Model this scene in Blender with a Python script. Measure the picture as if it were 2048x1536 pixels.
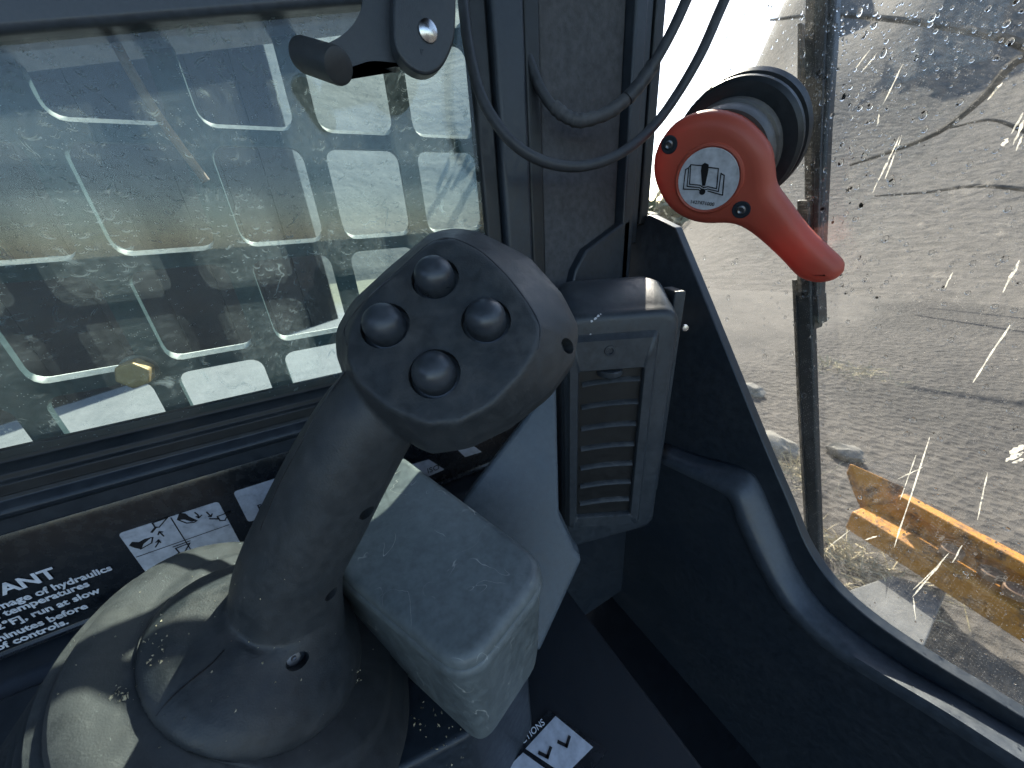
import bpy, bmesh, math, random
import numpy as np
from mathutils import Vector, Matrix
random.seed(7)
for o in list(bpy.data.objects): bpy.data.objects.remove(o)
S = bpy.context.scene
COL = S.collection
# ------------------------------------------------------------------ camera
# cab frame: X = right, Y = forward, Z = up, metres; the lens is the origin, the yard lies 1.45 m below
ROT = np.array([[0.48826198, 0.87021321, -0.06579665],
                [0.33150835, -0.25468956, -0.9084247],
                [-0.8072809, 0.42173711, -0.41283817]])
FPX = 700.0
cam = bpy.data.cameras.new('camera'); camo = bpy.data.objects.new('camera', cam); COL.objects.link(camo)
cam.sensor_width = 36; cam.lens = FPX / 2048 * 36; cam.clip_start = 0.01; cam.clip_end = 2000
r0, r1, r2 = ROT
camo.matrix_world = Matrix((( r0[0], -r1[0], -r2[0], 0), (r0[1], -r1[1], -r2[1], 0), (r0[2], -r1[2], -r2[2], 0), (0, 0, 0, 1)))
cam.dof.use_dof = True; cam.dof.focus_distance = 0.22; cam.dof.aperture_fstop = 14
S.camera = camo
# ------------------------------------------------------------------ light
SUN_AZ, SUN_EL = math.radians(-43.5), math.radians(35)      # azimuth from straight ahead, negative = left
SD = Vector((math.sin(SUN_AZ) * math.cos(SUN_EL), math.cos(SUN_AZ) * math.cos(SUN_EL), math.sin(SUN_EL)))
W = bpy.data.worlds.new('World'); S.world = W; W.use_nodes = True
wn = W.node_tree.nodes; wl = W.node_tree.links
sky = wn.new('ShaderNodeTexSky'); sky.sky_type = 'NISHITA'; sky.sun_disc = False
sky.sun_elevation = SUN_EL; sky.sun_rotation = SUN_AZ; sky.air_density = 1.0; sky.dust_density = 0.6
wl.new(sky.outputs[0], wn['Background'].inputs[0]); wn['Background'].inputs[1].default_value = 0.14
sl = bpy.data.lights.new('sun', 'SUN'); sl.energy = 5; sl.angle = math.radians(0.5); sl.color = (1.0, 0.92, 0.78)
slo = bpy.data.objects.new('sun', sl); COL.objects.link(slo); slo.rotation_euler = SD.to_track_quat('Z', 'Y').to_euler()
vs = S.view_settings; vs.view_transform = 'Standard'; vs.look = 'None'; vs.gamma = 1; vs.use_curve_mapping = False
vs.exposure = 1.6
S.cycles.transparent_max_bounces = 16; S.cycles.max_bounces = 6; S.cycles.diffuse_bounces = 3; S.cycles.glossy_bounces = 3; S.cycles.transmission_bounces = 6

# ------------------------------------------------------------------ measuring helpers (sight lines on known planes)
def ray(x, y): return ROT.T @ np.array([x - 1024.0, y - 768.0, FPX])
def onx(x, y, X): r = ray(x, y); return Vector(r * (X / r[0]))
def ony(x, y, Y): r = ray(x, y); return Vector(r * (Y / r[1]))
def onz(x, y, Z): r = ray(x, y); return Vector(r * (Z / r[2]))
def at(x, y, d): return Vector(ray(x, y) * (d / FPX))
def onp(x, y, P, n): r = Vector(ray(x, y)); return r * (P.dot(n) / r.dot(n))

# ------------------------------------------------------------------ object helpers
def thing(name, label, cat, loc=(0, 0, 0), group=None):
    o = bpy.data.objects.new(name, None); COL.objects.link(o); o.location = loc; o.empty_display_size = .02
    tag(o, label, cat, group); return o
def tag(o, label=None, cat=None, group=None, kind=None):
    if label: o['label'] = label
    if cat: o['category'] = cat
    if group: o['group'] = group
    if kind: o['kind'] = kind
    return o
def wloc(o):
    v = Vector(o.location)
    return v + (wloc(o.parent) + o.matrix_parent_inverse.translation if o.parent else Vector())
def link(name, me, mat, parent=None):
    o = bpy.data.objects.new(name, me); COL.objects.link(o)
    if mat and not me.materials: me.materials.append(mat)
    if parent:
        o.parent = parent; o.matrix_parent_inverse = Matrix.Translation(-wloc(parent))
    return o
def mesh(name, vs, fs, mat, parent=None, smooth=True, ang=35, bevel=0, seg=2, solid=0, off=-1):
    me = bpy.data.meshes.new(name); me.from_pydata([tuple(v) for v in vs], [], fs); me.validate()
    bm = bmesh.new(); bm.from_mesh(me); bmesh.ops.recalc_face_normals(bm, faces=bm.faces); bm.to_mesh(me); bm.free()
    return fin(name, me, mat, parent, smooth, ang, bevel, seg, solid, off)
def fin(name, me, mat, parent=None, smooth=True, ang=35, bevel=0, seg=2, solid=0, off=-1):
    o = link(name, me, mat, parent)
    if smooth:
        me.polygons.foreach_set('use_smooth', [True] * len(me.polygons))
        me.set_sharp_from_angle(angle=math.radians(ang))
    if solid:
        m = o.modifiers.new('s', 'SOLIDIFY'); m.thickness = solid; m.offset = off
    if bevel:
        m = o.modifiers.new('b', 'BEVEL'); m.width = bevel; m.segments = seg; m.limit_method = 'ANGLE'; m.angle_limit = math.radians(30)
        m.harden_normals = True
    return o
def prism(name, pts, vec, mat, parent=None, **k):
    """polygon pts pushed along vec"""
    n = len(pts); vec = Vector(vec); pts = [Vector(p) for p in pts]
    vs = pts + [p + vec for p in pts]
    fs = [tuple(range(n)), tuple(range(2 * n - 1, n - 1, -1))] + [(i, (i + 1) % n, n + (i + 1) % n, n + i) for i in range(n)]
    return mesh(name, vs, fs, mat, parent, **k)
def box(name, lo, hi, mat, parent=None, **k):
    x0, y0, z0 = lo; x1, y1, z1 = hi
    return prism(name, [(x0, y0, z0), (x1, y0, z0), (x1, y1, z0), (x0, y1, z0)], (0, 0, z1 - z0), mat, parent, **k)
def loft(name, rings, mat, parent=None, cap=True, closed=True, **k):
    n = len(rings[0]); vs = [v for r in rings for v in r]; fs = []
    m = n if closed else n - 1
    for j in range(len(rings) - 1):
        for i in range(m):
            fs.append((j * n + i, j * n + (i + 1) % n, (j + 1) * n + (i + 1) % n, (j + 1) * n + i))
    if cap and closed:
        fs.append(tuple(range(n))); fs.append(tuple(range((len(rings) - 1) * n, len(rings) * n)))
    return mesh(name, vs, fs, mat, parent, **k)
def frame_of(n, up=Vector((0, 0, 1))):
    n = Vector(n).normalized(); u = up.cross(n)
    if u.length < 1e-4: u = Vector((1, 0, 0))
    u.normalize(); return u, n.cross(u), n
def ring(c, n, r, N=32, r2=None, e=2.0, rot=0, up=Vector((0, 0, 1))):
    u, v, _ = frame_of(n, up); out = []
    for i in range(N):
        a = 2 * math.pi * i / N
        ca, sa = math.cos(a), math.sin(a)
        x = math.copysign(abs(ca) ** (2 / e), ca) * r; y = math.copysign(abs(sa) ** (2 / e), sa) * (r2 or r)
        x, y = x * math.cos(rot) - y * math.sin(rot), x * math.sin(rot) + y * math.cos(rot)
        out.append(Vector(c) + u * x + v * y)
    return out
def catmull(pts, n=8):
    P = [Vector(p) for p in pts]; P = [P[0] * 2 - P[1]] + P + [P[-1] * 2 - P[-2]]; out = []
    for i in range(1, len(P) - 2):
        a, b, c, d = P[i - 1:i + 3]
        for k in range(n):
            t = k / n
            out.append(.5 * ((2 * b) + (c - a) * t + (2 * a - 5 * b + 4 * c - d) * t * t + (3 * b - a - 3 * c + d) * t ** 3))
    out.append(P[-2]); return out
def tube(name, pts, r, mat, parent=None, N=12, n=8, rf=None, **k):
    C = catmull(pts, n) if n else [Vector(p) for p in pts]; rings = []
    t = (C[1] - C[0]).normalized(); u = t.orthogonal().normalized()
    for i, c in enumerate(C):
        t = (C[min(i + 1, len(C) - 1)] - C[max(i - 1, 0)]).normalized()
        u = (u - t * u.dot(t)).normalized(); v = t.cross(u)
        rr = r * (rf(i / (len(C) - 1)) if rf else 1)
        rings.append([c + (u * math.cos(2 * math.pi * j / N) + v * math.sin(2 * math.pi * j / N)) * rr for j in range(N)])
    return loft(name, rings, mat, parent, **k)
def lathe(name, c, n, prof, mat, parent=None, N=32, **k):
    """prof: (distance along n, radius)"""
    n = Vector(n).normalized()
    return loft(name, [ring(Vector(c) + n * h, n, max(r, 1e-5), N) for h, r in prof], mat, parent, **k)
def rrect(w, h, r, n=5):
    out = []
    for cx, cy, a0 in ((w / 2 - r, h / 2 - r, 0), (-w / 2 + r, h / 2 - r, 90), (-w / 2 + r, -h / 2 + r, 180), (w / 2 - r, -h / 2 + r, 270)):
        for i in range(n):
            a = math.radians(a0 + 90 * i / (n - 1)); out.append((cx + r * math.cos(a), cy + r * math.sin(a)))
    return out
def evaluated(o, name):
    """apply the modifiers of a helper object and drop it"""
    dg = bpy.context.evaluated_depsgraph_get(); me = bpy.data.meshes.new_from_object(o.evaluated_get(dg)); me.name = name
    bpy.data.objects.remove(o); return me

# ------------------------------------------------------------------ materials
class NT:
    def __init__(s, name):
        s.m = bpy.data.materials.new(name); s.m.use_nodes = True; s.t = s.m.node_tree; s.n = s.t.nodes; s.n.clear()
        s.out = s.n.new('ShaderNodeOutputMaterial'); s.tc = s.n.new('ShaderNodeTexCoord').outputs['Object']
    def __call__(s, typ, ins=None, **props):
        nd = s.n.new('ShaderNode' + typ)
        for k, v in props.items(): setattr(nd, k, v)
        for k, v in (ins or {}).items(): s.set(nd.inputs[k], v)
        return nd
    def set(s, sock, v):
        if hasattr(v, 'is_linked'): s.t.links.new(v, sock)
        elif hasattr(v, 'outputs'): s.t.links.new(v.outputs[0], sock)
        else:
            if sock.type == 'RGBA' and not isinstance(v, (int, float)) and len(v) == 3: v = (*v, 1)
            sock.default_value = v
    def math(s, op, a, b=0, c=None, clamp=False):
        ins = {0: a, 1: b}
        if c is not None: ins[2] = c
        return s('Math', ins, operation=op, use_clamp=clamp).outputs[0]
    def noise(s, scale, detail=4, rough=.55, vec=None, dist=0):
        return s('TexNoise', {'Vector': vec or s.tc, 'Scale': scale, 'Detail': detail, 'Roughness': rough, 'Distortion': dist}).outputs['Fac']
    def rng(s, v, a, b, c=0, d=1):
        return s('MapRange', {'Value': v, 'From Min': a, 'From Max': b, 'To Min': c, 'To Max': d}).outputs['Result']
    def mix(s, f, a, b):
        nd = s('Mix', data_type='RGBA'); s.set(nd.inputs['Factor'], f); s.set(nd.inputs['A'], a); s.set(nd.inputs['B'], b)
        return nd.outputs['Result']
    def bump(s, h, strength=.3, dist=.001, nrm=None):
        ins = {'Height': h, 'Strength': strength, 'Distance': dist}
        if nrm: ins['Normal'] = nrm
        return s('Bump', ins).outputs[0]
    def surf(s, sh): s.set(s.out.inputs['Surface'], sh); return s.m

def plastic(name, col, rough=.5, grain=900, gs=.25, dust=.25, dustcol=(.22, .215, .20), spec=.4, coat=0, scr=.0, big=18, metal=0):
    t = NT(name)
    nz = t.noise(big, 4, .65); nf = t.noise(140, 2, .7)
    geo = t('NewGeometry').outputs['Normal']
    up = t('SeparateXYZ', {0: geo}).outputs[2]
    upm = t.rng(up, -.2, 1, .25, 1)
    d = t.math('MULTIPLY', t.math('MULTIPLY', t.rng(nz, .42, .75), t.rng(nf, .3, .7, .4, 1)), upm)
    d = t.math('MULTIPLY', d, dust)
    c0 = t.mix(t.rng(nf, .3, .7), tuple(x * .82 for x in col), tuple(x * 1.18 for x in col))
    c = t.mix(d, c0, dustcol)
    if scr:
        w = t.noise(26, 2, .5, dist=1.5)
        line = t.rng(t.math('ABSOLUTE', t.math('SUBTRACT', w, .5)), 0, .005, 1, 0)
        line = t.math('MULTIPLY', line, t.rng(t.noise(31, 3), .5, .58))
        c = t.mix(t.math('MULTIPLY', line, scr), c, (.55, .55, .5))
    rg = t.math('ADD', t.rng(nf, .3, .7, rough - .07, rough + .09), t.math('MULTIPLY', d, .4), clamp=True)
    b = t.bump(t.noise(grain, 1, .5), gs, .0006)
    p = t('BsdfPrincipled', {'Base Color': c, 'Roughness': rg, 'Normal': b, 'Metallic': metal})
    p.inputs['Specular IOR Level'].default_value = spec; p.inputs['Coat Weight'].default_value = coat
    return t.surf(p)
M = {}
M['handle'] = plastic('handle_rubber', (.031, .036, .040), .47, 1400, .22, .42, (.13, .115, .10), big=55)
M['button'] = plastic('button_rubber', (.030, .037, .046), .34, 1500, .05, .15, (.20, .19, .17), spec=.5)
M['boot'] = plastic('boot_rubber', (.043, .047, .050), .60, 1600, .2, .45, (.11, .105, .095), spec=.3, big=30)
M['console'] = plastic('console_grey', (.105, .124, .128), .40, 1100, .12, .25, (.30, .32, .32), scr=.7)
M['duct'] = plastic('duct_grey', (.060, .078, .096), .5, 1100, .15, .25)
M['vent'] = plastic('vent_plastic', (.030, .037, .045), .40, 1200, .2, .25)
M['slat'] = plastic('slat_plastic', (.020, .024, .028), .42, 1200, .1, .45, (.12, .12, .12), big=90)
M['ventshade'] = plastic('vent_shade', (.006, .007, .008), .5, 900, .1, .1)
M['trim'] = plastic('trim_black', (.021, .028, .037), .40, 1000, .08, .14)
M['trimlit'] = plastic('trim_lit', (.048, .060, .076), .38, 1000, .08, .18)  # lighter copy of the trim: light caught by header and rim, put into the colour
M['panel'] = plastic('panel_gloss_black', (.006, .009, .013), .24, 700, .02, .10, spec=.5)
M['footwell'] = plastic('footwell_black', (.006, .009, .013), .6, 900, .1, .03)
M['felt'] = plastic('pillar_liner', (.075, .078, .084), .85, 1300, .6, .3, (.16, .155, .15), spec=.1, big=90)
M['cable'] = plastic('cable_rubber', (.032, .036, .042), .5, 1200, .1, .3)
M['sheath'] = plastic('cable_sheath', (.055, .058, .064), .6, 500, .3, .5)
def guard_mat():
    t = NT('guard_paint'); n = t.noise(220, 3, .6); up = t('SeparateXYZ', {0: t('NewGeometry').outputs['Normal']}).outputs[2]
    dust = t.math('MULTIPLY', t.rng(up, .55, .95), t.rng(n, .25, .6, .7, 1))  # pale dust tone on upward faces also paints in their bright sunlit line
    c = t.mix(dust, t.mix(t.rng(n, .3, .7), (.038, .060, .066), (.055, .082, .088)), (.85, .84, .78))
    return t.surf(t('BsdfPrincipled', {'Base Color': c, 'Roughness': t.rng(dust, 0, 1, .6, .85), 'Specular IOR Level': .02}))
M['guard'] = guard_mat()
M['rubber'] = plastic('black_rubber', (.010, .013, .016), .45, 900, .1, .12)
M['white'] = plastic('decal_white', (.50, .52, .56), .32, 400, .01, .10, (.35, .30, .22))
M['ink'] = plastic('decal_ink', (.012, .012, .014), .35, 400, .01, .05)
M['lettering'] = plastic('decal_lettering', (.72, .74, .78), .32, 400, .01, .08, (.35, .3, .22))
M['steel'] = plastic('screw_steel', (.62, .62, .62), .28, 300, .05, .1, metal=1)
M['dark_steel'] = plastic('dark_screw', (.20, .20, .21), .4, 300, .05, .3, metal=1)
M['rust'] = plastic('rusty_steel', (.20, .12, .075), .75, 500, .5, .6, (.33, .21, .12))
M['bushing'] = plastic('bushing_rubber', (.06, .058, .055), .38, 900, .1, .4, (.3, .25, .18), spec=.5)
M['arm'] = plastic('wiper_black', (.014, .015, .017), .34, 900, .08, .3, (.3, .27, .22))
M['shed'] = plastic('shed_cladding', (.007, .008, .009), .7, 20, .2, .35, (.03, .029, .028), big=1.2)
M['bolt'] = plastic('brassy_bolt', (.30, .21, .10), .5, 400, .3, .5, (.2, .12, .07), metal=.5)

def lever_mat():
    t = NT('orange_lever')
    c = t.mix(t.rng(t.noise(40, 4), .3, .7), (.42, .092, .058), (.47, .108, .068))
    b = t.bump(t.noise(300, 3), .05, .001)
    p = t('BsdfPrincipled', {'Base Color': c, 'Roughness': .45, 'Normal': b}); p.inputs['Specular IOR Level'].default_value = .4
    tr = t('BsdfTranslucent', {'Color': (.75, .02, .012)})
    m = t('MixShader', {0: .24, 1: p, 2: tr}); return t.surf(m)
M['lever'] = lever_mat()

def glass_mat(name, ax, tint, film, scum, spots, cellsize, seed, greasy=(.75, .78, .72), fwd=.8, specks=.08, mott=.6, patch=(16, .42, -9)):
    """thin pane: tinted see-through + mirror at grazing angles, with dried drops, run marks and a film of dust that scatter light"""
    t = NT(name)
    sx = t('SeparateXYZ', {0: t.tc})
    uv = t('CombineXYZ', {0: sx.outputs[1 if ax == 0 else 0], 1: sx.outputs[2], 2: seed}).outputs[0]
    warp = t('TexNoise', {'Vector': uv, 'Scale': 40, 'Detail': 3}).outputs['Color']
    wv = t('VectorMath', {0: warp, 1: (.5, .5, .5)}, operation='SUBTRACT').outputs[0]
    wv = t('VectorMath', {0: wv, 'Scale': .006}, operation='SCALE').outputs[0]
    uvw = t('VectorMath', {0: uv, 1: wv}, operation='ADD').outputs[0]
    marks = None
    for k, (sc, rmin, rmax, wdt, prob, amp) in enumerate(spots):
        vec = t('VectorMath', {0: uvw, 1: (3.1 * k, 1.7 * k, 0)}, operation='ADD').outputs[0]
        v = t('TexVoronoi', {'Vector': vec, 'Scale': sc, 'Randomness': 1}, voronoi_dimensions='2D')
        d = t('VectorMath', {0: vec, 1: v.outputs['Position']}, operation='SUBTRACT').outputs[0]
        ds = t('SeparateXYZ', {0: d})
        col = t('SeparateXYZ', {0: v.outputs['Color']})
        rad = t.rng(col.outputs[0], 0, 1, rmin, rmax)
        ln = t.math('SQRT', t.math('ADD', t.math('MULTIPLY', ds.outputs[0], ds.outputs[0]), t.math('MULTIPLY', ds.outputs[1], ds.outputs[1])))
        rg = t.math('SUBTRACT', 1, t.math('DIVIDE', t.math('ABSOLUTE', t.math('SUBTRACT', ln, rad)), wdt), clamp=True)
        low = t.rng(t.math('DIVIDE', ds.outputs[1], rad), -.9, .25, 1, 0)
        on = t.math('LESS_THAN', col.outputs[1], prob)
        f = t.math('MULTIPLY', t.math('MULTIPLY', t.math('MULTIPLY', rg, low), on), amp)
        marks = f if marks is None else t.math('MAXIMUM', marks, f)
    clus = t.math('MULTIPLY', t.rng(t.noise(patch[0], 4, .6, vec=uv), patch[1], patch[1] + .16), t.rng(sx.outputs[2], patch[2], patch[2] + .07))
    marks = t.math('MULTIPLY', marks, t.math('MULTIPLY', clus, t.rng(t.noise(300, 2, .5, vec=uv), .35, .6, .25, 1)))
    # wavering run marks
    w = t.noise(scum[0], 3, .5, vec=uvw, dist=.8)
    line = t.rng(t.math('ABSOLUTE', t.math('SUBTRACT', w, .5)), 0, scum[1], 1, 0)
    line = t.math('MULTIPLY', line, t.rng(t.noise(scum[0] * 1.6, 4, .6, vec=uv), .52, .66))
    marks = t.math('MAXIMUM', marks, t.math('MULTIPLY', line, scum[2]))
    speck = t('TexVoronoi', {'Vector': uv, 'Scale': cellsize, 'Randomness': 1}, voronoi_dimensions='2D')
    sp = t.math('MULTIPLY', t.rng(speck.outputs['Distance'], .06, .20, 1, 0), t.math('LESS_THAN', t('SeparateXYZ', {0: speck.outputs['Color']}).outputs[0], specks))
    marks = t.math('MAXIMUM', marks, t.math('MULTIPLY', sp, .55))
    cloud = t.math('MULTIPLY', t.rng(t.noise(14, 7, .68, vec=uv), .30, .78), t.rng(t.noise(260, 3, .6, vec=uv), .32, .66, mott, 2.0 - mott))
    fl = t.math('MULTIPLY', cloud, film)
    dirt = t.math('ADD', t.math('MULTIPLY', marks, .8), fl, clamp=True)
    tp = t('BsdfTransparent', {'Color': tint})
    gl = t('BsdfGlossy', {'Color': (1, 1, 1), 'Roughness': .02})
    fa = t('LayerWeight', {'Blend': .5}).outputs['Facing']
    fr = t.math('ADD', t.math('MULTIPLY', t.math('POWER', fa, 5), .9), .03)
    clear = t('MixShader', {0: fr, 1: tp, 2: gl})
    df = t('BsdfDiffuse', {'Color': greasy}); tl = t('BsdfTranslucent', {'Color': greasy})
    fw = t('BsdfRefraction', {'Color': greasy, 'IOR': 1.01, 'Roughness': .55})       # dirt scatters mostly forward
    sc = t('MixShader', {0: .88, 1: df, 2: t('MixShader', {0: fwd, 1: tl, 2: fw})})
    return t.surf(t('MixShader', {0: dirt, 1: clear, 2: sc}))
M['sideglass'] = glass_mat('side_pane', 0, (.82, .90, .90), .23, (30, .014, .8),
    [(95, .0022, .0042, .0008, .5, .8), (170, .0012, .0024, .0006, .6, .7)], 420, 1.3, (.50, .61, .64), patch=(17, .39, -.10))
M['frontglass'] = glass_mat('front_pane', 1, (.93, .94, .93), .11, (45, .010, .5),
    [(150, .0012, .0026, .0005, .25, .35), (300, .0007, .0016, .0004, .35, .35), (520, .0004, .0009, .0003, .5, .4)], 600, 7.7, (.80, .77, .72), patch=(12, .45, -9), specks=.22, mott=.0)
def water_mat():
    t = NT('water'); g = t('BsdfGlass', {'IOR': 1.33, 'Roughness': 0, 'Color': (1, 1, 1)}); return t.surf(g)
M['water'] = water_mat()
def scuff_mat():
    t = NT('scuff'); d = t('BsdfDiffuse', {'Color': (.8, .76, .66)}); tl = t('BsdfTranslucent', {'Color': (.9, .86, .76)})
    mk = t('MixShader', {0: .75, 1: d, 2: tl})
    return t.surf(t('MixShader', {0: t.rng(t.noise(400, 3), .3, .6, .25, .85), 1: t('BsdfTransparent'), 2: mk}))
M['scuff'] = scuff_mat()
def ground_mat():
    t = NT('yard_ground'); sx = t('SeparateXYZ', {0: t.tc})
    big = t.noise(.5, 6, .6); fine = t.noise(9, 8, .7); peb = t('TexVoronoi', {'Vector': t.tc, 'Scale': 22}).outputs['Distance']
    dirt = t.mix(t.rng(fine, .3, .7), (.040, .036, .033), (.110, .098, .088))
    dirt = t.mix(t.rng(big, .40, .60), dirt, (.028, .026, .026))
    conc = t.mix(t.rng(t.noise(3.5, 8, .7), .3, .7), (.18, .19, .195), (.25, .255, .26))
    grass = t.mix(t.rng(t.noise(6, 6, .7), .3, .7), (.12, .13, .09), (.20, .20, .14))
    edge = t.math('ADD', sx.outputs[0], t.rng(big, 0, 1, -.8, .8))
    c = t.mix(t.math('MULTIPLY', t.rng(edge, -2.1, -1.6, 1, 0), t.rng(t.math('ADD', sx.outputs[1], t.math('MULTIPLY', sx.outputs[0], .35)), -.2, .5, 1, 0)), dirt, conc)
    c = t.mix(t.rng(edge, -10, -8, 1, 0), c, grass)
    b = t.bump(t.math('ADD', fine, t.math('MULTIPLY', peb, .6)), t.rng(edge, -2.1, -1.6, .12, .8), .05)
    return t.surf(t('BsdfPrincipled', {'Base Color': c, 'Roughness': .9, 'Normal': b}))
M['ground'] = ground_mat()
def yellow_mat():
    t = NT('worn_yellow_paint'); n = t.noise(9, 8, .75); f = t.noise(60, 5, .7)
    wear = t.rng(t.math('ADD', t.math('MULTIPLY', n, .7), t.math('MULTIPLY', f, .3)), .50, .60)
    c = t.mix(wear, (.50, .21, .020), (.085, .048, .030))
    return t.surf(t('BsdfPrincipled', {'Base Color': c, 'Roughness': t.rng(wear, 0, 1, .45, .85), 'Normal': t.bump(f, .3, .01)}))
M['yellow'] = yellow_mat()
def simple(name, a, b, sc, rough=.85, bs=.5, bd=.02):
    t = NT(name); n = t.noise(sc, 6, .65)
    return t.surf(t('BsdfPrincipled', {'Base Color': t.mix(t.rng(n, .3, .7), a, b), 'Roughness': rough, 'Normal': t.bump(n, bs, bd)}))
M['bank'] = simple('bank_earth', (.055, .050, .045), (.125, .112, .10), 3.5, .95, .8, .1)
M['hill'] = simple('hill_grass', (.10, .11, .095), (.17, .175, .15), .5, .95, .6, .2)
M['rock'] = simple('rock', (.12, .115, .10), (.24, .225, .20), 12)
M['slab'] = simple('slab_concrete', (.08, .083, .085), (.14, .143, .145), 9)
M['straw'] = simple('dry_grass', (.34, .29, .18), (.55, .48, .33), 30)
M['leaf'] = simple('far_foliage', (.11, .125, .075), (.20, .205, .13), .8, .7, 0)
M['bark'] = simple('bark', (.05, .042, .035), (.10, .085, .07), 20)

# ================================================================== SETTING OUTSIDE
g = mesh('ground', [(-300, -300, -1.45), (300, -300, -1.45), (300, 300, -1.45), (-300, 300, -1.45)], [(0, 1, 2, 3)], M['ground'], smooth=False)
tag(g, kind='structure')
# dark shed standing left of the machine
A = onz(-250, 930, -1.45); B = onz(677, 637, -1.45); B.z = A.z = -1.45
dirv = (B - A).normalized(); nrm = Vector((dirv.y, -dirv.x, 0))
shed = thing('dark_shed', 'dark clad shed standing beyond the pale concrete, left of the loader', 'shed', (A + B) / 2)
A2 = A - dirv * 6
prism('wall', [A2, B, B - nrm * 5, A2 - nrm * 5], (0, 0, 9.0), M['shed'], shed, smooth=False)
L = (B - A2).length; k = 0
while .3 + k * .62 < L:
    c = A2 + dirv * (.3 + k * .62)
    prism('rib', [c, c + dirv * .12, c + dirv * .12 + nrm * .012, c + nrm * .012], (0, 0, 8.9), M['shed'], shed, smooth=False); k += 1
# earth bank ahead of the machine, open towards the left
bank_v, bank_f = [], []
from mathutils import noise as mnoise
NA, NR = 40, 14
for i in range(NA):
    az = math.radians(-44 + 92 * i / (NA - 1)); k = min(1, max(0, (math.degrees(az) + 44) / 17)); k = (k * k * (3 - 2 * k)) ** 2.5
    for j in range(NR):
        u = j / (NR - 1); R_ = 8 + 38 * u
        z = -1.47 + 17 * k * (u * u * (3 - 2 * u)) * (1 + .25 * mnoise.noise(Vector((az * 6, u * 3, 0)))) + .25 * k * mnoise.noise(Vector((az * 25, u * 9, 2))) * min(1, u * 3)
        bank_v.append((math.sin(az) * R_, math.cos(az) * R_, z))
for i in range(NA - 1):
    for j in range(NR - 1): bank_f.append((i * NR + j, (i + 1) * NR + j, (i + 1) * NR + j + 1, i * NR + j + 1))
hv, hf = [], []
for i in range(30):
    az = math.radians(-130 + 82 * i / 29); k = min(1, (-48 - math.degrees(az)) / 6)
    for j in range(14):
        u = j / 13; R_ = 14 + 75 * u
        hv.append((math.sin(az) * R_, math.cos(az) * R_, -1.48 + 44 * k * u * (1 + .10 * mnoise.noise(Vector((az * 5, u * 4, 5))))))
for i in range(29):
    for j in range(13): hf.append((i * 14 + j, (i + 1) * 14 + j, (i + 1) * 14 + j + 1, i * 14 + j + 1))
tag(mesh('hillside', hv, hf, M['hill'], ang=180), kind='structure')
tag(mesh('earth_bank', bank_v, bank_f, M['bank'], ang=180), kind='structure')
# far wood beyond the field, left front
rng = random.Random(3); vs_, fs_ = [], []
def leafquad(c, s):
    a = Vector((rng.gauss(0, 1), rng.gauss(0, 1), rng.gauss(0, 1))).normalized(); b = a.orthogonal().normalized(); q = a.cross(b)
    i = len(vs_); vs_.extend([c - b * s, c + q * s * .6, c + b * s, c - q * s * .6]); fs_.append((i, i + 1, i + 2, i + 3))
for k in range(46):
    az = math.radians(-100 + k * 2.1 + rng.uniform(-1, 1)); R = rng.uniform(26, 40); hgt = rng.uniform(3, 6) * (.3 if az > math.radians(-50) else 1)
    base = Vector((math.sin(az) * R, math.cos(az) * R, -1.45))
    for cl in range(16):
        cc = base + Vector((rng.gauss(0, 1.5), rng.gauss(0, 1.5), rng.uniform(.15, 1) * hgt))
        for q in range(32): leafquad(cc + Vector((rng.gauss(0, .7), rng.gauss(0, .7), rng.gauss(0, .55))), rng.uniform(.25, .55))
w = mesh('far_wood', vs_, fs_, M['leaf'], smooth=False); tag(w, 'olive green wood far beyond the field', 'wood', kind='stuff')

# ================================================================== ATTACHMENT AND DEBRIS IN FRONT
def bucket():
    t = thing('loader_attachment', 'worn orange yellow steel attachment lying ahead of the front glass', 'attachment', (0, 2, -1.45))
    Z = -1.12
    a = onz(1812, 985, Z); b = onz(2140, 1158, Z); ax = (b - a).normalized(); pn = Vector((ax.y, -ax.x, 0))
    prism('top_rail', [a, b, b + pn * .045, a + pn * .045], (0, 0, -.05), M['yellow'], t, bevel=.008)
    c = onz(1735, 1010, Z - .12); d = onz(2140, 1240, Z - .12)
    ax2 = (d - c).normalized(); pn2 = Vector((ax2.y, -ax2.x, 0))
    prism('back_plate', [a + Vector((0, 0, -.05)), b + Vector((0, 0, -.05)), d, c], (0, 0, -.03), M['yellow'], t, bevel=.004)
    prism('lower_beam', [c, d, d + pn2 * .10, c + pn2 * .10], (0, 0, -.10), M['yellow'], t, bevel=.008)
    prism('side_plate', [onz(1700, 925, Z), onz(1812, 975, Z), onz(1800, 1020, Z - .1), onz(1735, 1010, Z - .12), onz(1712, 960, Z - .05)], (0, 0, -.06), M['yellow'], t, bevel=.006)
    for px, py in ((1905, 1100), (1985, 1145), (2035, 1180)):
        p = onz(px, py, Z - .075)
        lathe('hole_boss', p, (0, 0, 1), [(-.02, .03), (.004, .03), (.006, .026), (-.004, .022)], M['rust'], t, N=16)
bucket()
def rock(px, py, s, lab, mat='rock', Z=-1.42):
    c = onz(px, py, Z); bm = bmesh.new(); bmesh.ops.create_icosphere(bm, subdivisions=3, radius=1)
    rr = random.Random(px); off = Vector((rr.random() * 9, rr.random() * 9, 0))
    from mathutils import noise as mn
    for v in bm.verts: v.co = Vector((v.co.x * s[0], v.co.y * s[1], v.co.z * s[2])) * (1 + .35 * mn.noise(v.co * 1.7 + off)) + c
    me = bpy.data.meshes.new('rock'); bm.to_mesh(me); bm.free()
    tag(fin('rock', me, M[mat], ang=25), lab, 'rock', 'stones lying ahead of the machine')
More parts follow.
